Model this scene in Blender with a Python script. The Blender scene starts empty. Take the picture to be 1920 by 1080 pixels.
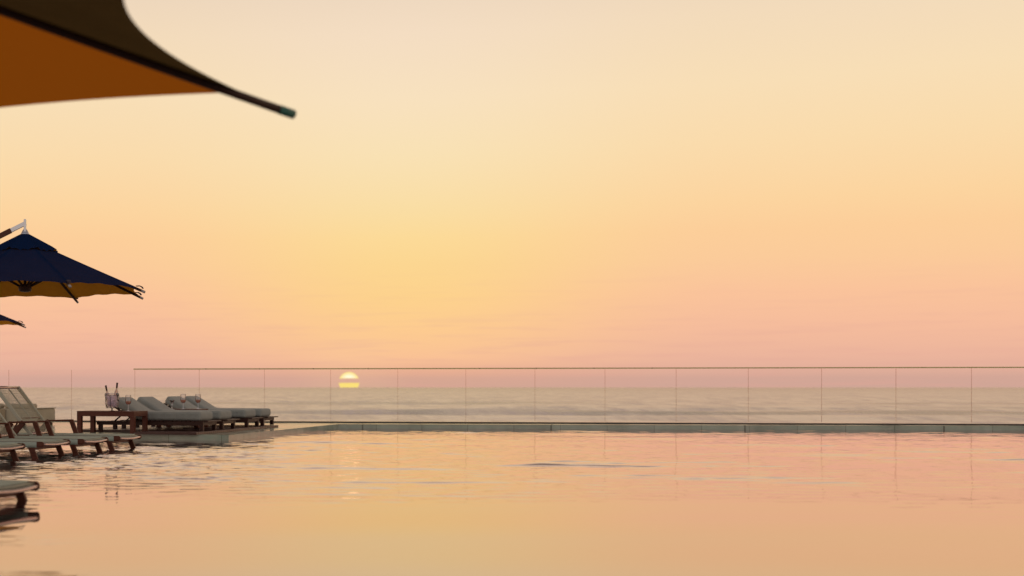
import bpy, bmesh, math, random
import numpy as np
from mathutils import Vector, Matrix
R = math.radians
PI = math.pi
random.seed(7)
rng = np.random.RandomState(11)
S = bpy.context.scene
C = S.collection

# ------------------------------------------------------------------ camera
CAMZ = 0.85
cam_d = bpy.data.cameras.new('camera')
cam = bpy.data.objects.new('camera', cam_d); C.objects.link(cam)
cam.location = (0, 0, CAMZ)
cam.rotation_euler = (R(90), 0, 0)
cam_d.sensor_width = 36.0
cam_d.lens = 48.75
cam_d.shift_x = 0.2917
cam_d.shift_y = 0.0969
cam_d.clip_start = 0.1
cam_d.clip_end = 80000
cam_d.dof.use_dof = True
cam_d.dof.focus_distance = 20.5
cam_d.dof.aperture_fstop = 1.5
S.camera = cam

S.view_settings.view_transform = 'Standard'
S.view_settings.look = 'None'
S.view_settings.exposure = 0.0
S.view_settings.gamma = 1.0
S.cycles.max_bounces = 10
S.cycles.transparent_max_bounces = 24
S.cycles.use_denoising = True
S.cycles.sample_clamp_indirect = 6.0

# ------------------------------------------------------------------ node helpers
def lin(c):
    def f(v):
        v /= 255.0
        return v/12.92 if v <= 0.04045 else ((v+0.055)/1.055)**2.4
    return (f(c[0]), f(c[1]), f(c[2]), 1.0)

class NT:
    def __init__(s, tree): s.t = tree; s.n = tree.nodes; s.l = tree.links
    def node(s, kind, **kw):
        nd = s.n.new(kind)
        for k, v in kw.items(): setattr(nd, k, v)
        return nd
    def put(s, sock, v):
        if v is None: return
        if hasattr(v, 'is_output'): s.l.new(v, sock)
        else: sock.default_value = v
    def m(s, op, a, b=None, c=None, clamp=False):
        nd = s.n.new('ShaderNodeMath'); nd.operation = op; nd.use_clamp = clamp
        for i, v in enumerate((a, b, c)): s.put(nd.inputs[i], v)
        return nd.outputs[0]
    def rng(s, v, a, b, c=0.0, d=1.0, smooth=True):
        nd = s.n.new('ShaderNodeMapRange'); nd.interpolation_type = 'SMOOTHSTEP' if smooth else 'LINEAR'
        s.put(nd.inputs['Value'], v)
        for k, x in (('From Min', a), ('From Max', b), ('To Min', c), ('To Max', d)): s.put(nd.inputs[k], x)
        return nd.outputs[0]
    def ramp(s, fac, stops):
        nd = s.n.new('ShaderNodeValToRGB'); e = nd.color_ramp.elements
        while len(e) < len(stops): e.new(0.5)
        for el, (p, c) in zip(e, stops): el.position = p; el.color = c
        s.put(nd.inputs[0], fac); return nd.outputs[0]
    def mix(s, fac, a, b):
        nd = s.n.new('ShaderNodeMix'); nd.data_type = 'RGBA'
        s.put(nd.inputs['Factor'], fac); s.put(nd.inputs['A'], a); s.put(nd.inputs['B'], b)
        return nd.outputs['Result']
    def noise(s, vec, scale, detail=3, rough=0.5, dim='3D'):
        nd = s.n.new('ShaderNodeTexNoise'); nd.noise_dimensions = dim
        s.put(nd.inputs['Vector'], vec); nd.inputs['Scale'].default_value = scale
        nd.inputs['Detail'].default_value = detail; nd.inputs['Roughness'].default_value = rough
        return nd.outputs['Fac']
    def mapping(s, vec, scale=(1, 1, 1), rot=(0, 0, 0), loc=(0, 0, 0)):
        nd = s.n.new('ShaderNodeMapping'); s.put(nd.inputs['Vector'], vec)
        nd.inputs['Scale'].default_value = scale; nd.inputs['Rotation'].default_value = rot
        nd.inputs['Location'].default_value = loc
        return nd.outputs[0]
    def bump(s, h, strength, dist=0.01):
        nd = s.n.new('ShaderNodeBump'); nd.inputs['Strength'].default_value = strength
        nd.inputs['Distance'].default_value = dist; s.put(nd.inputs['Height'], h)
        return nd.outputs[0]

# ------------------------------------------------------------------ sky (world)
SUN_AZ = math.atan2(254.5, 2600.0)      # to the right of +Y
SUN_EL = 0.0036
W = bpy.data.worlds.new('World'); S.world = W; W.use_nodes = True
w = NT(W.node_tree); w.n.clear()
tc = w.node('ShaderNodeTexCoord')
sep = w.node('ShaderNodeSeparateXYZ'); w.l.new(tc.outputs['Generated'], sep.inputs[0])
X_, Y_, Z_ = sep.outputs
az = w.m('ARCTAN2', X_, Y_)
def sky_ramp(stops):
    return w.ramp(w.m('POWER', w.m('MAXIMUM', Z_, 0.0), 0.5), [(math.sqrt(z), lin(c)) for z, c in stops])
warm = sky_ramp([(0.0, (212, 167, 148)), (0.0065, (218, 169, 148)), (0.0105, (232, 175, 147)), (0.021, (249, 193, 149)),
                 (0.041, (253, 203, 144)), (0.064, (253, 210, 141)), (0.087, (252, 214, 145)), (0.106, (252, 218, 152)), (0.125, (250, 221, 163)),
                 (0.164, (249, 225, 180)), (0.202, (248, 225, 190)), (0.245, (244, 221, 194)), (0.28, (236, 214, 190)),
                 (0.5, (170, 146, 128)), (1.0, (102, 94, 94))])
pink = sky_ramp([(0.0, (208, 167, 152)), (0.0065, (213, 168, 152)), (0.0105, (224, 174, 154)), (0.021, (235, 180, 156)),
                 (0.041, (245, 188, 156)), (0.064, (250, 195, 155)), (0.087, (251, 203, 154)), (0.106, (252, 206, 154)), (0.125, (252, 212, 159)),
                 (0.164, (250, 219, 172)), (0.202, (248, 222, 182)), (0.245, (243, 219, 187)), (0.28, (236, 213, 188)),
                 (0.5, (166, 144, 130)), (1.0, (102, 94, 94))])
daz = w.m('ABSOLUTE', w.m('SUBTRACT', az, 0.14))
sk = w.mix(w.rng(daz, 0.0, 0.22), warm, pink)
# thin uneven cloud streaks low over the sea
cn = w.noise(w.mapping(tc.outputs['Generated'], scale=(5, 5, 90)), 3.0, 4, 0.55)
cl = w.m('MULTIPLY', w.rng(cn, 0.46, 0.72), w.rng(Z_, 0.003, 0.10, 1.0, 0.0))
sk = w.mix(w.m('MULTIPLY', cl, 0.32), sk, lin((226, 168, 152)))
# sun disc, cut by a flat bar of cloud
sd = (math.sin(SUN_AZ)*math.cos(SUN_EL), math.cos(SUN_AZ)*math.cos(SUN_EL), math.sin(SUN_EL))
vd = w.node('ShaderNodeVectorMath', operation='DISTANCE'); w.l.new(tc.outputs['Generated'], vd.inputs[0]); vd.inputs[1].default_value = sd
dist = vd.outputs['Value']
disc = w.rng(dist, 0.0069, 0.0078, 1.0, 0.0)
wob = w.m('MULTIPLY', w.m('SUBTRACT', w.noise(w.mapping(tc.outputs['Generated'], scale=(1, 1, 1)), 160.0, 2), 0.5), 0.0006)
zz = w.m('ADD', Z_, wob)
bar = w.m('MULTIPLY', w.rng(zz, 0.0029, 0.0034), w.rng(zz, 0.0060, 0.0066, 1.0, 0.0))
disc = w.m('MULTIPLY', disc, w.m('SUBTRACT', 1.0, bar))
core = w.m('MULTIPLY', w.rng(dist, 0.0025, 0.0085, 1.0, 0.0), w.rng(Z_, 0.0055, 0.0075))
suncol = w.mix(core, (1.0, 0.76, 0.20, 1), (1.15, 1.08, 0.85, 1))
glow = w.rng(dist, 0.006, 0.05, 0.10, 0.0)
sk = w.mix(glow, sk, (1.0, 0.72, 0.36, 1))
sk = w.mix(disc, sk, suncol)
# physical sky takes over behind the camera
ns = w.node('ShaderNodeTexSky'); ns.sky_type = 'NISHITA'; ns.sun_disc = False
ns.sun_elevation = R(2.0); ns.sun_rotation = SUN_AZ
ns.dust_density = 2.0
nm = w.node('ShaderNodeVectorMath', operation='SCALE'); w.l.new(ns.outputs[0], nm.inputs[0]); nm.inputs['Scale'].default_value = 0.15
# warm twilight arch that faces the sunset
arch = sky_ramp([(0.0, (135, 120, 120)), (0.1, (190, 163, 156)), (0.3, (192, 178, 174)), (0.6, (160, 155, 158)), (1.0, (102, 94, 94))])
addn = w.node('ShaderNodeMix'); addn.data_type = 'RGBA'; addn.blend_type = 'ADD'
addn.inputs['Factor'].default_value = 1.0
w.l.new(arch, addn.inputs['A']); w.l.new(nm.outputs[0], addn.inputs['B'])
final = w.mix(w.rng(Y_, -0.85, 0.05), addn.outputs['Result'], sk)
bg = w.node('ShaderNodeBackground'); w.l.new(final, bg.inputs[0]); bg.inputs[1].default_value = 1.0
wo = w.node('ShaderNodeOutputWorld'); w.l.new(bg.outputs[0], wo.inputs[0])

# the setting sun's own light: spent, on the horizon behind a bar of cloud
sl = bpy.data.lights.new('sun', 'SUN'); sl.energy = 0.0004; sl.angle = R(0.85); sl.color = (1, 0.62, 0.28)
so = bpy.data.objects.new('sun', sl); C.objects.link(so)
so.rotation_euler = (R(90 - 0.6), 0, PI - SUN_AZ)

# ------------------------------------------------------------------ materials
def mat(name):
    m = bpy.data.materials.new(name); m.use_nodes = True
    t = NT(m.node_tree); t.n.clear()
    o = t.node('ShaderNodeOutputMaterial')
    return m, t, o
def pbr(t, o, **kw):
    b = t.node('ShaderNodeBsdfPrincipled')
    for k, v in kw.items(): t.put(b.inputs[k.replace('_', ' ')], v)
    t.l.new(b.outputs[0], o.inputs[0]); return b
def oc(t): return t.node('ShaderNodeTexCoord').outputs['Object']

def wood(name, c1, c2, rough=0.42, spec=0.32):
    m, t, o = mat(name); v = oc(t)
    n = t.noise(t.mapping(v, scale=(2.2, 26, 26)), 3.0, 5, 0.6)
    col = t.mix(t.rng(n, 0.3, 0.7), c1, c2)
    b = pbr(t, o, Base_Color=col, Roughness=t.rng(n, 0.2, 0.8, rough-0.07, rough+0.12), Normal=t.bump(n, 0.25, 0.002))
    b.inputs['Specular IOR Level'].default_value = spec
    return m
M = {}
M['teak'] = wood('teak', (0.085, 0.022, 0.010, 1), (0.145, 0.043, 0.022, 1))
M['table_teak'] = wood('table_teak', (0.095, 0.024, 0.012, 1), (0.15, 0.045, 0.025, 1), 0.42)
M['dark_teak'] = wood('dark_teak', (0.028, 0.009, 0.006, 1), (0.062, 0.020, 0.012, 1), 0.4)
M['deck_board'] = wood('deck_board', (0.045, 0.014, 0.010, 1), (0.085, 0.028, 0.018, 1), 0.32, 0.6)
M['rib_wood'] = wood('rib_wood', (0.03, 0.011, 0.006, 1), (0.06, 0.022, 0.012, 1), 0.45)

def fabric(name, c, c2, scale=220, sheen=0.2):
    m, t, o = mat(name); v = oc(t)
    n = t.noise(v, scale, 2); n2 = t.noise(v, 5, 3)
    col = t.mix(t.m('ADD', t.m('MULTIPLY', n, 0.35), t.m('MULTIPLY', n2, 0.65)), c, c2)
    n3 = t.noise(t.mapping(v, scale=(3.0, 1, 1)), 6.0, 3, 0.6)
    hh = t.m('ADD', t.m('MULTIPLY', n, 0.06), n3)
    b = pbr(t, o, Base_Color=col, Roughness=0.85, Normal=t.bump(hh, 0.6, 0.03))
    b.inputs['Sheen Weight'].default_value = sheen
    return m
M['cushion'] = fabric('cushion', (0.25, 0.265, 0.24, 1), (0.37, 0.385, 0.35, 1))
M['cream'] = fabric('cream', (0.40, 0.33, 0.23, 1), (0.58, 0.50, 0.36, 1))
M['cream_dark'] = fabric('cream_dark', (0.34, 0.25, 0.15, 1), (0.44, 0.34, 0.22, 1))

# woven sage rope: fine ribs across the chair
m, t, o = mat('rope'); v = oc(t)
wv = t.node('ShaderNodeTexWave'); wv.wave_type = 'BANDS'; wv.bands_direction = 'X'
t.l.new(v, wv.inputs['Vector']); wv.inputs['Scale'].default_value = 26.0; wv.inputs['Distortion'].default_value = 0.6
n = t.noise(v, 60, 2)
col = t.mix(wv.outputs['Fac'], (0.30, 0.36, 0.29, 1), (0.56, 0.64, 0.53, 1))
col = t.mix(t.m('MULTIPLY', n, 0.35), col, (0.42, 0.42, 0.34, 1))
pbr(t, o, Base_Color=col, Roughness=0.7, Normal=t.bump(wv.outputs['Fac'], 0.6, 0.004)); M['rope'] = m
m, t, o = mat('cord'); v = oc(t)
n = t.noise(v, 90, 2)
pbr(t, o, Base_Color=t.mix(n, (0.38, 0.37, 0.28, 1), (0.58, 0.56, 0.44, 1)), Roughness=0.75, Normal=t.bump(n, 0.4, 0.002)); M['cord'] = m

def simple(name, c, rough, metal=0.0, **kw):
    m, t, o = mat(name); v = oc(t); n = t.noise(v, 14, 4)
    c2 = tuple(min(1, x*1.25+0.005) for x in c[:3]) + (1,)
    pbr(t, o, Base_Color=t.mix(n, c, c2), Roughness=t.rng(n, 0.2, 0.8, rough*0.8, rough*1.2), Metallic=metal, **kw)
    return m
M['steel'] = simple('steel', (0.62, 0.63, 0.68, 1), 0.28, 1.0)
M['bar'] = simple('bar', (0.50, 0.36, 0.33, 1), 0.25, 0.7)
M['black_metal'] = simple('black_metal', (0.02, 0.018, 0.018, 1), 0.4)
M['end_cap'] = simple('end_cap', (0.36, 0.33, 0.31, 1), 0.5)
M['green_cap'] = simple('green_cap', (0.03, 0.13, 0.09, 1), 0.4)
M['rail_metal'] = simple('rail_metal', (0.52, 0.46, 0.19, 1), 0.42, 0.6)
M['channel'] = simple('channel', (0.045, 0.035, 0.03, 1), 0.45)
M['connector'] = simple('connector', (0.09, 0.07, 0.05, 1), 0.5)
M['foil'] = simple('foil', (0.05, 0.02, 0.018, 1), 0.35)
M['tie'] = simple('tie', (0.035, 0.02, 0.03, 1), 0.7)
M['silver_rope'] = simple('silver_rope', (0.6, 0.52, 0.5, 1), 0.5)

def cloth(name, outer, inner, trans, tw):
    """canopy cloth: navy outside, gold lining, lets a little light through"""
    m, t, o = mat(name); v = oc(t)
    n = t.noise(v, 300, 2); n2 = t.noise(v, 3.0, 3)
    g = t.node('ShaderNodeNewGeometry')
    k = t.m('ADD', 0.8, t.m('MULTIPLY', n2, 0.4))
    col = t.mix(g.outputs['Backfacing'], outer, inner)
    vm = t.node('ShaderNodeVectorMath', operation='SCALE'); t.l.new(col, vm.inputs[0]); t.l.new(k, vm.inputs['Scale'])
    d = t.node('ShaderNodeBsdfDiffuse'); t.l.new(vm.outputs[0], d.inputs[0]); t.l.new(t.bump(t.m('ADD', n, t.m('MULTIPLY', n2, 3)), 0.2, 0.003), d.inputs['Normal'])
    tr = t.node('ShaderNodeBsdfTranslucent'); tr.inputs[0].default_value = trans
    mx = t.node('ShaderNodeMixShader'); mx.inputs[0].default_value = tw
    t.l.new(d.outputs[0], mx.inputs[1]); t.l.new(tr.outputs[0], mx.inputs[2]); t.l.new(mx.outputs[0], o.inputs[0])
    return m
M['canopy'] = cloth('canopy', (0.008, 0.022, 0.075, 1), (0.88, 0.38, 0.035, 1), (0.55, 0.28, 0.03, 1), 0.10)
M['canopy_near'] = cloth('canopy_near', (0.06, 0.015, 0.022, 1), (0.17, 0.065, 0.014, 1), (0.88, 0.26, 0.016, 1), 0.54)
M['canopy_shaded'] = cloth('canopy_shaded', (0.06, 0.015, 0.022, 1), (0.25, 0.175, 0.06, 1), (0.1, 0.05, 0.02, 1), 0.05)  # same near cloth with the shade of its unlit side painted in

def glassy(name, tint, ior=1.45, tr=1.0, body=None, bw=0.0, rough=0.01, gl=(1, 1, 1, 1)):
    m, t, o = mat(name)
    f = t.node('ShaderNodeFresnel'); f.inputs[0].default_value = ior
    a = t.node('ShaderNodeBsdfTransparent'); a.inputs[0].default_value = tint
    g = t.node('ShaderNodeBsdfGlossy'); g.inputs['Roughness'].default_value = rough; g.inputs[0].default_value = gl
    base = a.outputs[0]
    if body:
        d = t.node('ShaderNodeBsdfDiffuse'); d.inputs[0].default_value = body
        mb = t.node('ShaderNodeMixShader'); mb.inputs[0].default_value = bw
        t.l.new(base, mb.inputs[1]); t.l.new(d.outputs[0], mb.inputs[2]); base = mb.outputs[0]
    mx = t.node('ShaderNodeMixShader'); t.l.new(f.outputs[0], mx.inputs[0])
    t.l.new(base, mx.inputs[1]); t.l.new(g.outputs[0], mx.inputs[2]); t.l.new(mx.outputs[0], o.inputs[0])
    return m
M['pane'] = glassy('pane', (0.992, 0.99, 0.988, 1), 1.2)
M['joint'] = glassy('joint', (0.74, 0.64, 0.60, 1), 1.3)
M['stemware'] = glassy('stemware', (0.95, 0.94, 0.94, 1), 1.28, body=(0.95, 0.93, 0.95, 1), bw=0.12)
M['bucket_wall'] = glassy('bucket_wall', (0.99, 0.98, 0.99, 1), 1.2, body=(1, 0.97, 1, 1), bw=0.05)
M['solid_glass'] = glassy('solid_glass', (0.95, 0.95, 0.95, 1), 1.4, body=(1.0, 0.98, 1.0, 1), bw=0.75)
M['bottle_glass'] = glassy('bottle_glass', (0.95, 0.75, 0.62, 1), 1.5, body=(1.0, 0.82, 0.74, 1), bw=0.5)
M['rose_wine'] = glassy('rose_wine', (0.85, 0.42, 0.22, 1), 1.33, body=(0.80, 0.36, 0.18, 1), bw=0.45)
M['dark_drink'] = simple('dark_drink', (0.03, 0.012, 0.008, 1), 0.2)
m, t, o = mat('ice'); v = oc(t); n = t.noise(v, 55, 2, 0.6)
pbr(t, o, Base_Color=t.ramp(n, [(0.30, (0.30, 0.16, 0.14, 1)), (0.37, (0.72, 0.66, 0.80, 1)), (0.46, (1.0, 0.98, 1.0, 1))]), Roughness=0.08, Normal=t.bump(n, 0.25, 0.005)); 
_p = t.n[-1] if False else [x for x in t.n if x.type == 'BSDF_PRINCIPLED'][0]
_tl = t.node('ShaderNodeBsdfTranslucent'); _tl.inputs[0].default_value = (1.0, 0.92, 0.98, 1)
_mx = t.node('ShaderNodeMixShader'); _mx.inputs[0].default_value = 0.7
t.l.new(_p.outputs[0], _mx.inputs[1]); t.l.new(_tl.outputs[0], _mx.inputs[2]); 
_tt = t.node('ShaderNodeBsdfTransparent'); _m3 = t.node('ShaderNodeMixShader'); _m3.inputs[0].default_value = 0.6
t.l.new(_mx.outputs[0], _m3.inputs[1]); t.l.new(_tt.outputs[0], _m3.inputs[2]); t.l.new(_m3.outputs[0], o.inputs[0]); M['ice'] = m

# green-grey veined stone of the pool edge and deck
m, t, o = mat('marble'); v = oc(t)
n1 = t.noise(v, 1.3, 6, 0.6); n2 = t.noise(t.mapping(v, scale=(1, 1, 3), rot=(0.4, 0.5, 0.2)), 2.2, 5, 0.65)
vein = t.rng(t.m('ABSOLUTE', t.m('SUBTRACT', n2, 0.5)), 0.0, 0.035, 1.0, 0.0)
col = t.ramp(n1, [(0.3, (0.27, 0.33, 0.26, 1)), (0.55, (0.39, 0.46, 0.36, 1)), (0.75, (0.52, 0.56, 0.46, 1))])
col = t.mix(t.m('MULTIPLY', vein, 0.5), col, (0.5, 0.48, 0.38, 1))
br = t.node('ShaderNodeTexBrick'); br.offset = 0.0
t.l.new(t.mapping(v, rot=(0, 0, R(19.4))), br.inputs['Vector'])
br.inputs['Scale'].default_value = 1.0; br.inputs['Brick Width'].default_value = 0.9; br.inputs['Row Height'].default_value = 0.9
br.inputs['Mortar Size'].default_value = 0.004
br.inputs['Color1'].default_value = (1, 1, 1, 1); br.inputs['Color2'].default_value = (0.86, 0.86, 0.86, 1); br.inputs['Mortar'].default_value = (0.35, 0.35, 0.35, 1)
mm = t.node('ShaderNodeMix'); mm.data_type = 'RGBA'; mm.blend_type = 'MULTIPLY'; mm.inputs['Factor'].default_value = 1.0
t.l.new(col, mm.inputs['A']); t.l.new(br.outputs['Color'], mm.inputs['B'])
pbr(t, o, Base_Color=mm.outputs['Result'], Roughness=t.rng(n1, 0.3, 0.7, 0.10, 0.22), IOR=1.7, Normal=t.bump(n2, 0.05, 0.003)); M['marble'] = m

m, t, o = mat('pool_tile'); v = oc(t); n1 = t.noise(v, 2.0, 4)
pbr(t, o, Base_Color=t.mix(n1, (0.16, 0.22, 0.20, 1), (0.26, 0.32, 0.28, 1)), Roughness=0.4); M['pool_tile'] = m

# pool water
m, t, o = mat('pool_water'); v = oc(t)
f = t.node('ShaderNodeFresnel'); f.inputs[0].default_value = 1.6; fw = t.m('POWER', f.outputs[0], 0.5)
gl = t.node('ShaderNodeBsdfGlossy'); gl.inputs['Roughness'].default_value = 0.03; gl.inputs[0].default_value = (1, 0.905, 0.93, 1)
tr = t.node('ShaderNodeBsdfTransparent'); tr.inputs[0].default_value = (0.55, 0.78, 0.74, 1)
df = t.node('ShaderNodeBsdfDiffuse'); df.inputs[0].default_value = (0.056, 0.054, 0.050, 1)
m1 = t.node('ShaderNodeMixShader'); m1.inputs[0].default_value = 0.7
t.l.new(tr.outputs[0], m1.inputs[1]); t.l.new(df.outputs[0], m1.inputs[2])
m2 = t.node('ShaderNodeMixShader'); t.l.new(fw, m2.inputs[0]); t.l.new(m1.outputs[0], m2.inputs[1]); t.l.new(gl.outputs[0], m2.inputs[2])
t.l.new(m2.outputs[0], o.inputs[0]); M['pool_water'] = m

# open sea: glossy swell over a blue-grey body with foam where it breaks
m, t, o = mat('sea_water'); v = oc(t)
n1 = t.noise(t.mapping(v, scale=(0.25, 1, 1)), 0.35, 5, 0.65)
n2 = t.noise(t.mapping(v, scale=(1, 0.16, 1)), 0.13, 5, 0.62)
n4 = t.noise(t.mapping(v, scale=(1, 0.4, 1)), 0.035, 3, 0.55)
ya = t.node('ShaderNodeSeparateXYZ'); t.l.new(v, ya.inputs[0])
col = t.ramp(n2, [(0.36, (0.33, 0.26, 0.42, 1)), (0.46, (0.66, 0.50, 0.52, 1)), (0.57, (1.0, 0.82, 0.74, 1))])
# unbroken blue faces of the incoming waves
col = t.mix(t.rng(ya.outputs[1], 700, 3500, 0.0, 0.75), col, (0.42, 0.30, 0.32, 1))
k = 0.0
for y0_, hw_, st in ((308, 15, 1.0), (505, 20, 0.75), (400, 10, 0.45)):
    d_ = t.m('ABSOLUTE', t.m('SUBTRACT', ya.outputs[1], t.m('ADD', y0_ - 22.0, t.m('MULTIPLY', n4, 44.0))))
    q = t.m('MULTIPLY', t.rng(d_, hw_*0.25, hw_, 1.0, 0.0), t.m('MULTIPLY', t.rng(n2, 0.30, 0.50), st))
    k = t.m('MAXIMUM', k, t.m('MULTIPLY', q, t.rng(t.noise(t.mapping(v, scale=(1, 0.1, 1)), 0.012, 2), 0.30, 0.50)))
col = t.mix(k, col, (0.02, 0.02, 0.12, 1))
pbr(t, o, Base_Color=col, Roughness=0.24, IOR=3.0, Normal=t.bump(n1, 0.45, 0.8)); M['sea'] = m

# ------------------------------------------------------------------ mesh helpers
def obj(name, bm, material, parent=None, smooth=False, loc=None):
    me = bpy.data.meshes.new(name)
    if isinstance(bm, bmesh.types.BMesh):
        bmesh.ops.recalc_face_normals(bm, faces=bm.faces[:]) if not getattr(bm, '_keep', False) else None
        bm.to_mesh(me); bm.free()
    else: me = bm
    me.materials.append(material)
    if smooth:
        me.polygons.foreach_set('use_smooth', [True]*len(me.polygons))
    o = bpy.data.objects.new(name, me); C.objects.link(o)
    if parent is not None: o.parent = parent
    if loc is not None: o.location = loc
    return o
def empty(name, label, cat, loc, rz=0.0, group=None):
    e = bpy.data.objects.new(name, None); C.objects.link(e)
    e.empty_display_size = 0.1
    e.location = loc; e.rotation_euler = (0, 0, rz)
    tag(e, label, cat, group); return e
def tag(o, label, cat, group=None):
    o['label'] = label; o['category'] = cat
    if group: o['group'] = group
    return o
def dup(root, loc, rz, label, group=None):
    r = root.copy(); C.objects.link(r); r.location = loc; r.rotation_euler = (0, 0, rz); r['label'] = label
    if group: r['group'] = group
    for ch in list(root.children):
        c = ch.copy(); C.objects.link(c); c.parent = r
        for g in list(ch.children):
            d = g.copy(); C.objects.link(d); d.parent = c
    return r
def box(bm, x0, x1, y0, y1, z0, z1, bev=0.0, mtx=None, seg=2):
    t = bmesh.new()
    bmesh.ops.create_cube(t, size=1.0)
    for vv in t.verts:
        vv.co = Vector(((x0+x1)/2 + vv.co.x*(x1-x0), (y0+y1)/2 + vv.co.y*(y1-y0), (z0+z1)/2 + vv.co.z*(z1-z0)))
    if bev > 0: bmesh.ops.bevel(t, geom=t.edges[:], offset=bev, segments=seg, profile=0.5, affect='EDGES')
    if mtx is not None: bmesh.ops.transform(t, matrix=mtx, verts=t.verts[:])
    merge(bm, t)
def merge(bm, t):
    me = bpy.data.meshes.new('tmp'); t.to_mesh(me); t.free(); bm.from_mesh(me); bpy.data.meshes.remove(me)
def beam(bm, p0, p1, wy, wt, bev=0.004, up=Vector((0, 1, 0))):
    """board from p0 to p1: wy wide along 'up', wt thick across"""
    p0, p1 = Vector(p0), Vector(p1); d = p1-p0; L = d.length; d.normalize()
    a = up - d*up.dot(d); a.normalize(); b = d.cross(a)
    mtx = Matrix((( d.x, a.x, b.x, p0.x), (d.y, a.y, b.y, p0.y), (d.z, a.z, b.z, p0.z), (0, 0, 0, 1)))
    box(bm, 0, L, -wy/2, wy/2, -wt/2, wt/2, bev, mtx)
def tube(bm, pts, r, n=10, r2=None, cap=True):
    pts = [Vector(p) for p in pts]; rings = []
    for i, p in enumerate(pts):
        d = (pts[min(i+1, len(pts)-1)] - pts[max(i-1, 0)]).normalized()
        a = d.cross(Vector((0, 0, 1)));  a = a if a.length > 0.05 else d.cross(Vector((1, 0, 0)))
        a.normalize(); b = d.cross(a)
        rr = r if r2 is None else r + (r2-r)*i/(len(pts)-1)
        rings.append([bm.verts.new(p + a*rr*math.cos(2*PI*k/n) + b*rr*math.sin(2*PI*k/n)) for k in range(n)])
    for A, B in zip(rings, rings[1:]):
        for k in range(n): bm.faces.new((A[k], A[(k+1) % n], B[(k+1) % n], B[k]))
    if cap: bm.faces.new(rings[0][::-1]); bm.faces.new(rings[-1])
def lathe(bm, prof, n=28, cx=0, cy=0, mtx=None, capb=True, capt=True):
    vs0 = len(bm.verts); rings = []; new = []
    for r, z in prof:
        ring = [bm.verts.new((cx + r*math.cos(2*PI*k/n), cy + r*math.sin(2*PI*k/n), z)) for k in range(n)]
        rings.append(ring); new += ring
    for A, B in zip(rings, rings[1:]):
        for k in range(n): bm.faces.new((A[k], A[(k+1) % n], B[(k+1) % n], B[k]))
    if capb: bm.faces.new(rings[0][::-1])
    if capt: bm.faces.new(rings[-1])
    if mtx is not None: bmesh.ops.transform(bm, matrix=mtx, verts=new)
def prism(bm, poly, z0, z1):
    a = [bm.verts.new((x, y, z0)) for x, y in poly]; b = [bm.verts.new((x, y, z1)) for x, y in poly]
    bm.faces.new(a[::-1]); bm.faces.new(b); n = len(poly)
    for i in range(n): bm.faces.new((a[i], a[(i+1) % n], b[(i+1) % n], b[i]))
def struct(name, bm, material, smooth=False):
    o = obj(name, bm, material, None, smooth); o['kind'] = 'structure'; return o
def grid_mesh(name, Xg, Yg, Zg):
    ny, nx = Xg.shape
    co = np.stack([Xg, Yg, Zg], -1).reshape(-1, 3).astype(np.float32)
    i = np.arange(ny*nx).reshape(ny, nx)
    f = np.stack([i[:-1, :-1], i[:-1, 1:], i[1:, 1:], i[1:, :-1]], -1).reshape(-1, 4)
    me = bpy.data.meshes.new(name)
    me.vertices.add(len(co)); me.vertices.foreach_set('co', co.ravel())
    me.loops.add(f.size); me.loops.foreach_set('vertex_index', f.ravel().astype(np.int32))
    me.polygons.add(len(f)); me.polygons.foreach_set('loop_start', np.arange(0, f.size, 4, dtype=np.int32))
    me.polygons.foreach_set('loop_total', np.full(len(f), 4, dtype=np.int32))
    me.update(calc_edges=True); me.validate(); return me

# pool frame: u runs along the deck edge towards the right, v away to the right
TH = R(-19.4)
U = Vector((math.cos(TH), math.sin(TH), 0)); V = Vector((-math.sin(TH), math.cos(TH), 0))
def sstep(x, a, b):
    t = np.clip((x-a)/(b-a), 0, 1); return t*t*(3-2*t)

# ------------------------------------------------------------------ sea
SEAZ = -5.2
H = CAMZ - SEAZ
ang = np.concatenate([np.linspace(0.17, 0.0045, 420), np.linspace(0.0042, 0.0002, 40)])
Ys = H/ang
ts = np.linspace(-0.75, 1.15, 420)
Yg, Tg = np.meshgrid(Ys, ts, indexing='ij'); Xg = Tg*np.maximum(Yg, 120)
Zg = np.zeros_like(Xg)
for k in range(26):
    lam = rng.uniform(9, 60); th = rng.normal(0, 0.16); a = 0.0055*lam*rng.uniform(0.4, 1.0)
    ph = rng.uniform(0, 2*PI); kk = 2*PI/lam
    wv_ = np.sin(kk*(Xg*math.sin(th) + Yg*math.cos(th)) + ph)
    fade = np.clip(lam/(Yg*Yg/H*0.00065), 0, 1)
    Zg += a*wv_*fade*0.55
# two lines of breakers rolling in
for y0, amp, wd, sh in ((308, 0.8, 7.0, 0.3), (505, 0.8, 11.0, 1.7), (243, 0.3, 5.0, 2.2)):
    yc = y0 + 7*np.sin(Xg*0.013 + sh) + 3*np.sin(Xg*0.041 + 2*sh)
    env = 0.35 + 0.65*np.clip(np.sin(Xg*0.017 + sh*3) + 0.6*np.sin(Xg*0.045 + sh), 0, 1)
    Zg += amp*env*np.exp(-((Yg-yc)/wd)**2)
Zg += SEAZ
sea = obj('sea', grid_mesh('sea', Xg, Yg, Zg), M['sea'], None, True); sea['kind'] = 'structure'

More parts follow.
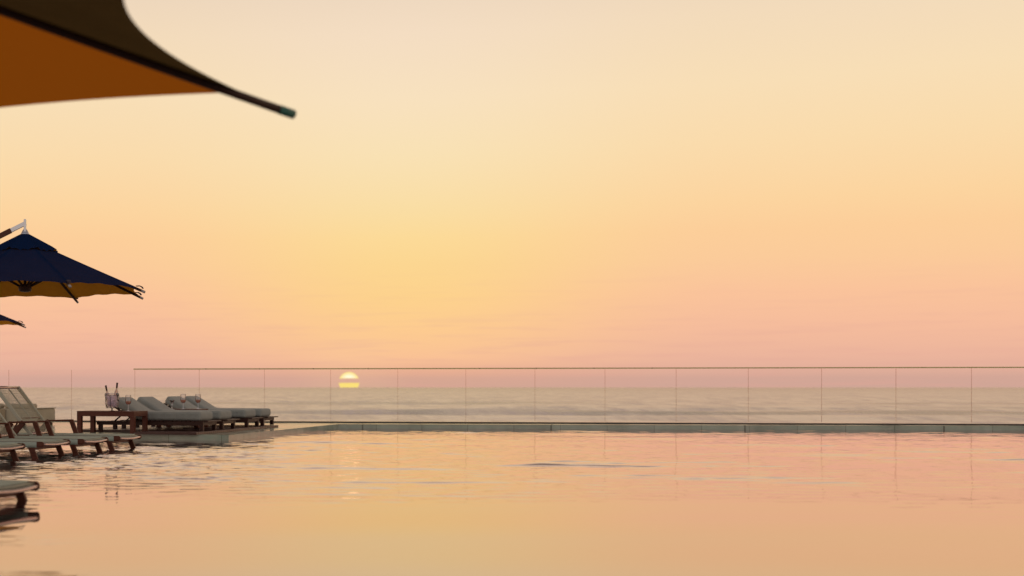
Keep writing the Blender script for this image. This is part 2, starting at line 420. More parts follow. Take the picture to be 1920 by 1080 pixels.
# ------------------------------------------------------------------ pool water
xs = np.concatenate([np.arange(-9, 6, 0.05), np.arange(6, 19.1, 0.09)])
ys = np.concatenate([np.arange(-4, 5, 0.2), np.arange(5, 9, 0.03), np.arange(9, 24, 0.02), np.arange(24, 29.2, 0.03)])
Yg, Xg = np.meshgrid(ys, xs, indexing='ij'); Yg = Yg.astype(np.float32); Xg = Xg.astype(np.float32)
def vnoise(X, Y, sx, sy, seed):
    r = np.random.RandomState(seed); o = np.zeros_like(X)
    for _ in range(9):
        a = r.uniform(0, 2*PI); f = r.uniform(0.4, 1.5)
        o += np.sin(f*(X*math.cos(a)/sx + Y*math.sin(a)/sy)*2*PI + r.uniform(0, 2*PI))
    return o/3.0
def field(n, l0, l1, ths, seed, th0=0.08):
    r = np.random.RandomState(seed); o = np.zeros_like(Xg); tot = 0
    for k in range(n):
        lam = r.uniform(l0, l1); th = r.normal(th0, ths); a = lam**0.8; tot += a*a/2
        o += a*np.sin(2*PI/lam*(Xg*math.sin(th) + Yg*math.cos(th)) + r.uniform(0, 2*PI))
    return o/math.sqrt(tot)
Zg = np.zeros_like(Xg)
# short wind ripples: flat troughs and narrow crests
yy = Yg + 0.7*vnoise(Xg, Yg, 4.0, 3.0, 77)
patch = sstep(vnoise(Xg, Yg, 3.2, 1.6, 3), -0.9, 0.6)
leftw = sstep(-Xg + 0.12*(Yg-10), -1.5, 0.9)
e1 = sstep(yy, 9.7, 12.5)*(0.10 + 0.90*leftw)*(0.35 + 0.65*patch)*(1.0 - 0.7*sstep(Yg, 18.5, 21.5))
def crests(n, l0, l1, ths, seed, sharp, th0=0.08):
    r = np.random.RandomState(seed); o = np.zeros_like(Xg)
    for k in range(n):
        lam = r.uniform(l0, l1); th = r.normal(th0, ths)
        env = sstep(vnoise(Xg, Yg, lam*5, lam*4, 100+seed*50+k), -0.2, 0.9)
        ph = 2*PI/lam*(Xg*math.sin(th) + Yg*math.cos(th)) + r.uniform(0, 2*PI) + 1.1*vnoise(Xg, Yg, lam*6, lam*6, 300+seed*50+k)
        o += lam*env*np.exp(sharp*(np.sin(ph)-1))
    return o
c_ = crests(12, 0.22, 0.60, 0.42, 5, 6.5); Zg += e1*0.0165*(c_ - c_.mean())
# sparse longer wrinkles over the open water
e2 = sstep(yy, 9.6, 12)*sstep(vnoise(Xg, Yg, 5, 1.1, 9), 0.2, 1.0)*(1.0 - 0.5*sstep(Yg, 20, 26))
c_ = crests(5, 0.35, 0.9, 0.12, 6, 6.0, 0.05); Zg += e2*0.013*(c_ - c_.mean())
# fine cross chop that breaks up thin reflections
Zg += sstep(yy, 9.0, 12.0)*0.0012*(1.0 - 0.45*sstep(Yg, 19, 27))*field(26, 0.20, 0.42, 0.8, 8)
# slow swell everywhere and a stirred patch near the left corner
h3 = np.zeros_like(Xg)
for k in range(8):
    lam = rng.uniform(1.2, 3.0); th = rng.normal(0.1, 0.3)
    h3 += lam*np.sin(2*PI/lam*(Xg*math.sin(th) + Yg*math.cos(th)) + rng.uniform(0, 2*PI))
Zg += 0.0006*h3/8**0.5
e4 = sstep(-Xg, 0.2, 1.1)*(1-sstep(Yg, 7.4, 8.8))
h4 = np.zeros_like(Xg)
for k in range(14):
    lam = rng.uniform(0.07, 0.20); th = rng.normal(0.0, 0.7)
    h4 += lam*np.sin(2*PI/lam*(Xg*math.sin(th) + Yg*math.cos(th)) + rng.uniform(0, 2*PI))
e4 *= sstep(vnoise(Xg, Yg, 1.6, 1.2, 31), -0.6, 0.7)
Zg += e4*0.0065*h4/14**0.5
pw = obj('pool_water', grid_mesh('pool_water', Xg, Yg, Zg), M['pool_water'], None, True); pw['kind'] = 'structure'

# ------------------------------------------------------------------ pool basin and deck
DZ = 0.09
C0 = Vector((0.245, 22.0, 0))
C1 = Vector((2.56, 28.55, 0))
left = C0 - U*11.0
far_r = Vector((20.0, 28.55 - 0.1*17.44, 0))
bm = bmesh.new()
prism(bm, [(left.x, left.y), (C0.x, C0.y), (C1.x, C1.y), (far_r.x, far_r.y), (20.0, 28.4), (2.0, 31.2), (-12.0, 33.4)], -1.35, DZ)
bmesh.ops.bevel(bm, geom=[e for e in bm.edges if abs(e.verts[0].co.z-DZ) < 1e-5 and abs(e.verts[1].co.z-DZ) < 1e-5], offset=0.006, segments=2, affect='EDGES')
struct('pool_deck', bm, M['marble'])
bm = bmesh.new(); prism(bm, [(-12, -6), (20, -6), (20, 29.5), (-12, 29.5)], -1.5, -1.3); struct('pool_floor', bm, M['pool_tile'])
SH = -0.12
s0 = Vector((-0.53, 11.0, 0)) - V*12; s1 = Vector((-0.53, 11.0, 0)) + V*13.5
bm = bmesh.new(); 
sa = s0.lerp(s1, (10.6-s0.y)/(s1.y-s0.y)); sb = s0.lerp(s1, (14.2-s0.y)/(s1.y-s0.y))
prism(bm, [(s0.x, s0.y), (sa.x, sa.y), (-11.5, sa.y), (-11.5, s0.y)], -1.28, SH-0.055)
prism(bm, [(sb.x, sb.y), (s1.x, s1.y), (-11.5, s1.y), (-11.5, sb.y)], -1.28, SH)
q = [bm.verts.new(c) for c in ((sa.x, sa.y, SH-0.055), (sb.x, sb.y, SH), (-11.5, sb.y, SH), (-11.5, sa.y, SH-0.055))]; bm.faces.new(q)
bmesh.ops.remove_doubles(bm, verts=bm.verts[:], dist=0.0005); struct('pool_shelf', bm, M['pool_tile'])
# cliff terrace under the deck, down to the sea
bm = bmesh.new(); prism(bm, [(-14, 25.0), (-14, 33.3), (2.0, 31.0), (22, 28.1), (22, -8), (20.4, -8), (20.4, 26.5), (2.6, 28.9)], SEAZ-2, -1.36)
struct('terrace', bm, M['marble'])

# dark timber platform under the padded loungers
P0 = Vector((-0.22, 22.85, 0)) + U*0.21 - V*0.75
bm = bmesh.new()
nb = 44; L = 4.55; bw = L/nb
for i in range(nb):
    a = i*bw
    mt = Matrix.Translation(P0) @ Matrix.Rotation(TH, 4, 'Z')
    box(bm, -1.07 if a < 0.73 else -2.55, 0.0, a+0.004, a+bw-0.004, DZ+0.001, DZ+0.040, 0.003, mt, 1)
# the front boards stop short of the table: it stands on the stone
platform = bm
struct('timber_platform', platform, M['deck_board'])
PT = DZ + 0.040

# ------------------------------------------------------------------ glass railing
rail0 = Vector((4.5, 29.4, 0)); RD = Vector((1, -0.15, 0)).normalized(); RA = math.atan2(RD.y, RD.x)
PW = 1.425
rail = empty('glass_railing', 'clear glass railing with thin brass top rail along the sea side', 'railing',
             (rail0.x, rail0.y, DZ), RA)
# local x of joint at px 620
def rx(px):  # ground distance along the railing seen in that direction
    k = (px-400)/2600.0
    return (k*rail0.y - rail0.x)/(RD.x - k*RD.y)
j0 = rx(620)
lo = j0 - PW*8; n_p = 20
bm = bmesh.new(); box(bm, lo, lo+PW*n_p, -0.035, 0.035, 0.0, 0.028, 0.003); obj('base_channel', bm, M['channel'], rail)
bm = bmesh.new(); xa = j0 - PW*3 - 0.03; xe = lo + PW*n_p
box(bm, xa, xe, -0.02, 0.02, 1.145, 1.168, 0.004)
tr_ = obj('top_rail', bm, M['rail_metal'], rail)
for i in range(9):
    bm = bmesh.new(); x = j0 - PW*1.9 + i*PW*0.82; box(bm, x, x+0.012, -0.0215, 0.0215, 1.143, 1.17, 0.001); obj('connector', bm, M['connector'], tr_)
for i in range(n_p):
    x = lo + PW*i
    bm = bmesh.new(); box(bm, x+0.006, x+PW-0.006, -0.006, 0.006, 0.0285, 1.143, 0.0)
    p = obj('glass_panel', bm, M['pane'], rail)
    if i:
        bm = bmesh.new(); box(bm, x-0.0032, x+0.0032, -0.0065, 0.0065, 0.047, 1.142); obj('edge_joint', bm, M['joint'], p)

# ------------------------------------------------------------------ padded deck lounger
def make_padded(label):
    e = empty('padded_lounger', label, 'lounger', (0, 0, 0), TH, 'padded loungers on the timber platform')
    w_ = 0.68; d = M['dark_teak']
    for i, (x, y) in enumerate(((0.02, 0.033), (0.02, w_-0.033), (-1.80, 0.033), (-1.80, w_-0.033))):
        bm = bmesh.new(); box(bm, x-0.033, x+0.033, y-0.032, y+0.032, 0, 0.145, 0.004); obj('leg', bm, d, e)
    bm = bmesh.new()
    for y in (0.02, w_-0.02): box(bm, -1.86, 0.055, y-0.018, y+0.018, 0.085, 0.144, 0.003)
    for x in (-1.855, -0.9, 0.035): box(bm, x-0.016, x+0.016, 0.04, w_-0.04, 0.09, 0.142, 0.003)
    obj('frame', bm, d, e)
    bm = bmesh.new()
    nS = 17
    for i in range(nS):
        x = 0.14 - i*0.079
        box(bm, x-0.064, x, 0.0, w_, 0.146, 0.166, 0.003)
    obj('slatted_seat', bm, d, e)
    # back frame, hinged, with its prop
    a = R(31); bm = bmesh.new()
    hx, hz = -1.17, 0.155
    for y in (0.06, w_-0.06):
        beam(bm, (hx, y, hz), (hx-0.50*math.cos(a), y, hz+0.50*math.sin(a)), 0.035, 0.024)
    for k in range(6):
        q = 0.03 + 0.088*k
        beam(bm, (hx-q*math.cos(a), 0.03, hz+0.014+q*math.sin(a)), (hx-q*math.cos(a), w_-0.03, hz+0.014+q*math.sin(a)), 0.012, 0.055, 0.002, up=Vector((math.sin(a), 0, math.cos(a))))
    obj('back_frame', bm, d, e)
    for y in (0.085, w_-0.085):
        bm = bmesh.new(); beam(bm, (hx-0.22, y, hz+0.13), (hx-0.42, y, 0.13), 0.022, 0.022); obj('prop', bm, d, e)
    # mattress: rounded section swept along a bent line
    th = 0.148; ctr = []
    path = []
    for s in np.linspace(-0.005, 1.02, 14): path.append((-s, 0.0))
    px, pz, g = -1.02, 0.0, 0.0
    for k in range(8):
        g += R(31)/8; px -= 0.027*math.cos(g); pz += 0.027*math.sin(g); path.append((px, pz))
    for k in range(9):
        px -= 0.043*math.cos(g); pz += 0.043*math.sin(g); path.append((px, pz))
    # arc lengths
    P = [Vector((x, 0, z)) for x, z in path]
    Ln = [0]
    for A, B in zip(P, P[1:]): Ln.append(Ln[-1] + (B-A).length)
    Lt = Ln[-1]
    def at(s):
        s = max(0, min(Lt, s))
        for i in range(len(Ln)-1):
            if s <= Ln[i+1] + 1e-9:
                f = (s-Ln[i])/(Ln[i+1]-Ln[i]); p = P[i].lerp(P[i+1], f)
                i0 = max(i-1, 0); i1 = min(i+2, len(P)-1)
                return p, (P[i1]-P[i0]).normalized()
    stations = []
    re = 0.045
    for k in range(6): q = k/5*PI/2; stations.append((re*(1-math.sin(q)) if False else re*(1-math.cos(q)), re*(1-math.sin(q))))
    body = [(s, 0.0) for s in np.linspace(re*1.6, Lt-re*1.6, 40)]
    tail = [(Lt-s, ins) for s, ins in reversed(stations)]
    bm = bmesh.new(); rings = []
    rc = 0.045; ww = w_-0.03
    sec = []
    for cx, cz, a0 in ((1, 1, 0), (-1, 1, 90), (-1, -1, 180), (1, -1, 270)):
        for k in range(6):
            aa = R(a0 + 18*k); sec.append((cx, cz, math.cos(aa), math.sin(aa)))
    for s, ins in stations + body + tail:
        p, d_ = at(s); up = Vector((d_.z, 0, -d_.x)); up = up if up.z > 0 else -up
        puff = 0.006*math.sin(min(1, s/0.3)*PI/2)
        ring = []
        for cx, cz, ca, sa in sec:
            y = cx*(ww/2-rc-ins*0.4) + ca*rc*(1 if ins == 0 else max(0.12, 1-ins/rc*0.9))
            z = cz*(th/2-rc-ins*0.2) + sa*rc*(1 if ins == 0 else max(0.12, 1-ins/rc*0.9))
            if z > 0: z += puff*(1-(2*y/ww)**2)
            ring.append(bm.verts.new(p + Vector((0, w_/2 + y, 0)) + up*z))
        rings.append(ring)
    n = len(sec)
    for A, B in zip(rings, rings[1:]):
        for k in range(n): bm.faces.new((A[k], A[(k+1) % n], B[(k+1) % n], B[k]))
    bm.faces.new(rings[0][::-1]); bm.faces.new(rings[-1])
    mtr = obj('mattress', bm, M['cushion'], e, True, (0, 0, 0.167 + th/2))
    bm = bmesh.new()   # piping along the near and far top seams
    for y in (0.016, w_-0.016):
        pts = []
        for s in np.linspace(0.03, Lt-0.03, 40):
            p, d_ = at(s); up = Vector((d_.z, 0, -d_.x)); up = up if up.z > 0 else -up
            pts.append(p + Vector((0, y, 0)) + up*(0.03))
        tube(bm, pts, 0.0035, 6)
    obj('piping', bm, M['cushion'], mtr, True)
    return e
L1 = Vector((-0.22, 22.85, PT))
pl = ['sage padded lounger nearest the pool, partly behind the big teak table with the ice bucket',
      'sage padded lounger just in front of the low table with three drinks',
      'sage padded lounger just behind the low table, its raised back behind the dark cocktail',
      'sage padded lounger farthest back on the platform, nearest the glass railing']
e0 = make_padded(pl[0]); e0.location = L1
for s, lb in zip((1.0, 2.39, 3.34), pl[1:]):
    dup(e0, L1 + V*s, TH, lb)

# ------------------------------------------------------------------ teak tables
def make_table(name, label, W_, D_, Ht, loc, group):
    """origin: front right corner on the ground; x to the left is negative"""
    e = empty(name, label, 'table', loc, TH, group)
    lw = 0.075
    for x in (-lw/2, -W_+lw/2):
        for y in (lw/2, D_-lw/2):
            bm = bmesh.new(); box(bm, x-lw/2, x+lw/2, y-lw/2, y+lw/2, 0, Ht-0.086, 0.003); obj('leg', bm, M['table_teak'], e)
    bm = bmesh.new()
    box(bm, -W_, 0, 0, D_, Ht-0.0855, Ht-0.012, 0.003)
    obj('apron', bm, M['table_teak'], e)
    bm = bmesh.new()
    nS = max(4, int(D_/0.1)); bw_ = D_/nS
    for i in range(nS): box(bm, -W_, 0, i*bw_+0.0015, (i+1)*bw_-0.0015, Ht-0.0115, Ht, 0.002)
    obj('tabletop', bm, M['table_teak'], e)
    return e
TB1 = Vector((-1.29, 22.55, DZ))
make_table('drinks_table', 'large red-brown teak table at the pool edge carrying the ice bucket', 1.02, 0.60, 0.368, TB1, 'teak drinks tables')
TB2 = L1 + V*1.74 - U*0.67; TB2.z = PT
make_table('drinks_table', 'smaller teak table with three drinks standing between the padded loungers', 0.80, 0.56, 0.330, TB2, 'teak drinks tables')
def onray(px, Y, z): return Vector(((px-400)/2600*Y, Y, z))
T1 = DZ + 0.368; T2 = PT + 0.330

# ------------------------------------------------------------------ glasses
def wine_glass(loc, label, sc=1.0):
    e = empty('wine_glass', label, 'wine glass', loc, 0, 'wine glasses on the teak tables')
    e.scale = (sc, sc, sc)
    bm = bmesh.new(); lathe(bm, [(0.002, 0.104), (0.022, 0.108), (0.042, 0.125), (0.052, 0.155), (0.050, 0.20), (0.043, 0.262)], capt=False)
    obj('bowl', bm, M['stemware'], e, True)
    bm = bmesh.new(); tube(bm, [(0.0435*math.cos(a), 0.0435*math.sin(a), 0.262) for a in np.linspace(0, 2*PI, 33)], 0.0012, 6); obj('rim', bm, M['solid_glass'], e, True)
    bm = bmesh.new(); lathe(bm, [(0.046, 0.0), (0.046, 0.002), (0.02, 0.005), (0.006, 0.012), (0.0045, 0.03), (0.0045, 0.095), (0.008, 0.107)]); obj('stem', bm, M['solid_glass'], e, True)
    bm = bmesh.new(); lathe(bm, [(0.004, 0.111), (0.020, 0.1125), (0.039, 0.1275), (0.0475, 0.150), (0.0485, 0.163)]); obj('wine', bm, M['rose_wine'], e, True)
    return e
def at_table(px, Y, z): v_ = onray(px, Y, z); return v_
wine_glass(at_table(240.5, 22.72, T1+0.001), 'glass of rose wine on the large teak table, right of the ice bucket')
wine_glass(at_table(343.5, 24.75, T2+0.001), 'middle wine glass on the low table, between the dark cocktail and the other wine glass', 1.02)
wine_glass(at_table(371.5, 24.85, T2+0.001), 'wine glass nearest the right end of the low table among the padded loungers', 1.02)
e = empty('cocktail_glass', 'small stemmed cocktail glass filled with a dark drink on the low table', 'cocktail glass', at_table(322.5, 24.85, T2+0.001))
bm = bmesh.new(); lathe(bm, [(0.004, 0.085), (0.052, 0.162)], capt=False); obj('bowl', bm, M['stemware'], e, True)
bm = bmesh.new(); lathe(bm, [(0.038, 0.0), (0.038, 0.002), (0.012, 0.004), (0.004, 0.012), (0.004, 0.055), (0.009, 0.085)]); obj('stem', bm, M['solid_glass'], e, True)
bm = bmesh.new(); lathe(bm, [(0.003, 0.087), (0.046, 0.154)]); obj('drink', bm, M['dark_drink'], e, False)

# ------------------------------------------------------------------ ice bucket and bottles
bl = onray(210, 22.78, T1+0.001)
e = empty('ice_bucket', 'clear ice bucket on a black footed wire stand on the large teak table', 'ice bucket', bl)
bm = bmesh.new(); lathe(bm, [(0.092, 0.060), (0.100, 0.064), (0.112, 0.16), (0.118, 0.292), (0.114, 0.292), (0.106, 0.16), (0.095, 0.07)], capt=False, capb=False); obj('bucket_wall', bm, M['bucket_wall'], e, True)
bm = bmesh.new(); tube(bm, [(0.116*math.cos(a), 0.116*math.sin(a), 0.292) for a in np.linspace(0, 2*PI, 41)], 0.003, 6); obj('bucket_rim', bm, M['solid_glass'], e, True)
bm = bmesh.new()
ring = lambda r, z, rr: tube(bm, [(r*math.cos(a), r*math.sin(a), z) for a in np.linspace(0, 2*PI, 41)], rr, 6)
ring(0.122, 0.262, 0.004); ring(0.095, 0.052, 0.004)
for a in (-100, 20, 140):
    ca, sa = math.cos(R(a)), math.sin(R(a))
    tube(bm, [(0.122*ca, 0.122*sa, 0.262), (0.114*ca, 0.114*sa, 0.13), (0.097*ca, 0.097*sa, 0.052), (0.0, 0.0, 0.048)], 0.0045, 6)
lathe(bm, [(0.055, 0.0), (0.055, 0.004), (0.012, 0.010), (0.010, 0.048)])
obj('stand', bm, M['black_metal'], e)
bm = bmesh.new(); r_ = random.Random(5)
for i in range(190):
    z = 0.075 + 0.175*r_.random(); rr = (0.095 + (z-0.07)*0.06)*math.sqrt(r_.uniform(0.25, 1)); a = r_.uniform(0, 2*PI); s = r_.uniform(0.010, 0.016)
    mt = Matrix.Translation((rr*math.cos(a), rr*math.sin(a), z)) @ Matrix.Rotation(r_.uniform(0, 3), 4, Vector((r_.random(), r_.random(), r_.random()+.01)).normalized())
    box(bm, -s, s, -s, s, -s, s, 0.0, mt)
ice = obj('ice_cubes', bm, M['ice'], None, False, bl); ice['kind'] = 'stuff'; tag(ice, 'crushed ice cubes filling the clear bucket on the large teak table', 'ice')
def bottle(loc, tilt, label, h=0.30):
    b = empty('wine_bottle', label, 'wine bottle', loc, 0, 'wine bottles in the ice bucket'); b.rotation_euler = tilt
    bm = bmesh.new(); lathe(bm, [(0.034, 0.0), (0.037, 0.008), (0.037, 0.17), (0.030, 0.205), (0.016, 0.235), (0.0135, 0.27)]); obj('body', bm, M['bottle_glass'], b, True)
    bm = bmesh.new(); lathe(bm, [(0.0145, 0.262), (0.0150, 0.335), (0.0165, 0.337), (0.0165, 0.35), (0.0145, 0.353)]); obj('foil', bm, M['foil'], b, True)
bottle(bl + Vector((-0.035, 0.0, 0.075)), (0, R(-11), 0), 'wine bottle leaning left in the ice bucket, its dark neck lower')
bottle(bl + Vector((0.055, 0.01, 0.115)), (0, R(5), 0), 'wine bottle standing taller at the right side of the ice bucket')

# ------------------------------------------------------------------ rope lounge chairs standing in the pool
def make_chair(label):
    e = empty('rope_lounge_chair', label, 'lounge chair', (0, 0, 0), TH, 'rope lounge chairs standing in the shallow pool')
    w_ = 0.76; hw = w_/2; sz = 0.205 - SH; fl = 0.0    # heights from the shelf floor
    Z = lambda z: z - SH
    tk = M['teak']
    for s in (-1, 1):
        y = s*(hw-0.015)
        bm = bmesh.new()   # wooden nose of the rail, tapered from the rope sleeve and rounded
        cyl = bmesh.new()
        box(bm, -1.62, -0.036, y-0.016, y+0.016, Z(0.133), Z(0.203), 0.005)
        n = 18
        for k in range(1):
            t_ = bmesh.new(); bmesh.ops.create_cone(t_, cap_ends=True, segments=20, radius1=0.0355, radius2=0.0355, depth=0.0335)
            bmesh.ops.bevel(t_, geom=[ed for ed in t_.edges if abs(ed.verts[0].co.z-ed.verts[1].co.z) < 1e-6], offset=0.006, segments=2, affect='EDGES')
            bmesh.ops.transform(t_, matrix=Matrix.Translation((-0.036, y, Z(0.168))) @ Matrix.Rotation(PI/2, 4, 'X'), verts=t_.verts[:])
            merge(bm, t_)
        cyl.free()
        obj('side_rail', bm, tk, e)
        bm = bmesh.new(); beam(bm, (-0.185, y, Z(0.16)), (-0.065, y, 0.0), 0.030, 0.068, 0.004); obj('foot_leg', bm, tk, e)
        bm = bmesh.new(); beam(bm, (-1.42, s*(hw+0.012), Z(0.375)), (-1.88, s*(hw+0.012), 0.0), 0.028, 0.075, 0.004); obj('rear_leg', bm, tk, e)
        bm = bmesh.new()
        ya = s*(hw+0.022)
        beam(bm, (-1.06, ya, Z(0.388)), (-1.60, ya, Z(0.372)), 0.062, 0.022, 0.005)
        beam(bm, (-1.075, s*(hw+0.012), Z(0.382)), (-0.975, s*(hw+0.012), Z(0.135)), 0.028, 0.068, 0.004)
        obj('armrest', bm, tk, e)
    # bowed end bar and lower stretcher
    bm = bmesh.new()
    tube(bm, [(-0.015 + 0.020*math.sin(PI*q), -hw+0.03 + (w_-0.06)*q, Z(0.168 - 0.012*math.sin(PI*q))) for q in np.linspace(0, 1, 17)], 0.0135, 12)
    obj('end_bar', bm, M['bar'], e, True)
    bm = bmesh.new(); box(bm, -0.20, -0.165, -hw+0.03, hw-0.03, Z(0.098), Z(0.138), 0.004); obj('stretcher', bm, tk, e)
    bm = bmesh.new(); box(bm, -1.78, -1.745, -hw+0.03, hw-0.03, Z(0.06), Z(0.1), 0.004); obj('stretcher', bm, tk, e)
    # woven seat: wraps round the rails
    bm = bmesh.new(); sec = [(-hw-0.004, 0.132), (-hw-0.006, 0.165), (-hw-0.003, 0.196), (-hw+0.008, 0.206), (-hw+0.05, 0.205), (0, 0.196), (hw-0.05, 0.205), (hw-0.008, 0.206), (hw+0.003, 0.196), (hw+0.006, 0.165), (hw+0.004, 0.132)]
    sec += [(hw-0.03, 0.130), (hw-0.034, 0.150), (hw-0.05, 0.192), (0, 0.186), (-hw+0.05, 0.192), (-hw+0.034, 0.150), (-hw+0.03, 0.130)]
    prev = None; x0, x1 = -0.092, -1.34
    for x in np.linspace(x0, x1, 30):
        ring = [bm.verts.new((x, y, Z(z))) for y, z in sec]
        if prev:
            for k in range(len(sec)): bm.faces.new((prev[k], prev[(k+1) % len(sec)], ring[(k+1) % len(sec)], ring[k]))
        else: bm.faces.new(ring[::-1])
        prev = ring
    bm.faces.new(prev)
    obj('woven_seat', bm, M['rope'], e, True)
    bm = bmesh.new()   # last open cords towards the end bar
    for k in range(4):
        x = -0.082 + 0.017*k
        tube(bm, [(x, -hw+0.03, Z(0.192)), (x, 0, Z(0.184)), (x, hw-0.03, Z(0.192))], 0.0038, 6)
    for k in range(26):
        y = -hw+0.05+(w_-0.10)*k/25
        tube(bm, [(-0.09, y, Z(0.196)), (-0.014, y, Z(0.170))], 0.0030, 5)
    obj('foot_cords', bm, M['cord'], e, True)
    # back: rope-wrapped frame with cords across
    a = R(50); hx, hz = -1.33, 0.19; BL = 0.86; bwid = 0.335
    D = Vector((-math.cos(a), 0, math.sin(a))); Nn = Vector((math.sin(a), 0, math.cos(a)))
    for s in (1, -1):
        bm = bmesh.new(); beam(bm, Vector((hx, s*bwid, Z(hz))), Vector((hx, s*bwid, Z(hz))) + D*BL, 0.040, 0.052, 0.010)
        bk = obj('back_rail', bm, M['cord'], e)
    bm = bmesh.new()
    nC = 40
    for k in range(nC):
        q = 0.06 + (BL-0.11)*k/(nC-1); jit = r_.uniform(-0.0025, 0.0025)
        c = Vector((hx, 0, Z(hz))) + D*(q+jit) + Nn*0.012
        tube(bm, [c + Vector((0, -bwid, 0)), c + Vector((0, -bwid*0.4, 0)) - Nn*0.012, c + Vector((0, bwid*0.4, 0)) - Nn*0.012, c + Vector((0, bwid, 0))], 0.0050, 6)
    for y in (-0.012, 0.012):
        c0 = Vector((hx, y, Z(hz))) + D*0.05 + Nn*0.006; tube(bm, [c0, c0 + D*(BL-0.09)], 0.0055, 6)
    obj('back_cords', bm, M['cord'], bk, True)
    bm = bmesh.new(); c = Vector((hx, 0, Z(hz))) + D*(BL-0.004); tube(bm, [c + Vector((0, -bwid-0.02, 0)), c + Vector((0, bwid+0.02, 0))], 0.021, 12); obj('top_bar', bm, M['bar'], bk, True)
    bm = bmesh.new()
    c = Vector((hx, 0, Z(hz))) + D*0.03
    tube(bm, [c + Vector((0, -bwid, 0)), c + Vector((0, bwid, 0))], 0.022, 12)
    obj('lower_bar', bm, M['bar'], bk, True)
    for s in (-1, 1):
        bm = bmesh.new(); c = Vector((hx, s*0.30, Z(hz))) + D*0.30; beam(bm, c, (hx-0.36, s*0.30, Z(0.17)), 0.016, 0.022, 0.002); obj('back_prop', bm, tk, e)
    bm = bmesh.new(); c = Vector((hx, 0, Z(hz))) + D*0.30; tube(bm, [c + Vector((0, -0.30, 0)), c + Vector((0, 0.30, 0))], 0.010, 8)
    obj('prop_bar', bm, tk, e)
    return e
chairs = [(-1.113, 18.79, 'farthest rope lounge chair of the pool row, its tall woven backrest against the sea'),
          (-1.486, 17.69, 'rope lounge chair second from the table, only the foot of its backrest showing'),
          (-1.892, 16.84, 'rope lounge chair third from the table, sage foot end and both foot legs showing'),
          (-2.296, 15.69, 'rope lounge chair fourth from the table, only one rounded foot corner and leg showing'),
          (-1.416, 9.99, 'lone rope lounge chair nearest the camera, mirrored in calm water')]
c0 = make_chair(chairs[0][2]); c0.location = (chairs[0][0], chairs[0][1], SH)
for x, y, lb in chairs[1:]: dup(c0, Vector((x, y, SH if y > 12 else SH-0.055)), TH, lb)

# ------------------------------------------------------------------ umbrellas
def canopy_bm(ribs, ztop, r0, M_=16, J=14, bows=None, curve=1.0, scallop=0.0, lift=0.0, seed=1):
    """ribs: list of (angle, radius, z at the tip)"""
    rr = random.Random(seed)
    bm = bmesh.new(); n = len(ribs)
    def rp(k, f):
        a, Rk, zr = ribs[k % n]; r = r0 + (Rk-r0)*f
        return Vector((r*math.cos(a), r*math.sin(a), ztop + (zr-ztop)*(f**curve)))
    grid = {}
    for k in range(n):
        bow = bows[k] if bows else 0.05
        ph = rr.uniform(0, 6)
        for i in range(M_):
            s = i/M_
            for j in range(J+1):
                f = j/J
                p = rp(k, f).lerp(rp(k+1, f), s); q = 4*s*(1-s)
                mid = (rp(k, 1) + rp(k+1, 1))/2; nrm = Vector((mid.x, mid.y, 0)).normalized()
                p -= nrm*(bow*q*f**3)
                p.z -= 0.06*q*f*(1-f)*1.6 - lift*q*f**3
                if scallop and j == J: p.z += scallop*math.sin(s*PI*7+ph)*(0.5+0.5*q); p += nrm*scallop*0.5*math.cos(s*PI*5+ph)
                grid[(k*M_+i, j)] = bm.verts.new(p)
    T = n*M_
    for c in range(T):
        for j in range(J):
            bm.faces.new((grid[(c, j)], grid[(c, j+1)], grid[((c+1) % T, j+1)], grid[((c+1) % T, j)]))
    bm.normal_update()
    if sum(f.normal.z for f in bm.faces) < 0: bmesh.ops.reverse_faces(bm, faces=bm.faces[:])
    return bm, rp
def cobj(name, bm, material, parent):
    me = bpy.data.meshes.new(name); bm.to_mesh(me); bm.free(); me.materials.append(material)
    me.polygons.foreach_set('use_smooth', [True]*len(me.polygons))
    o = bpy.data.objects.new(name, me); C.objects.link(o); o.parent = parent; return o
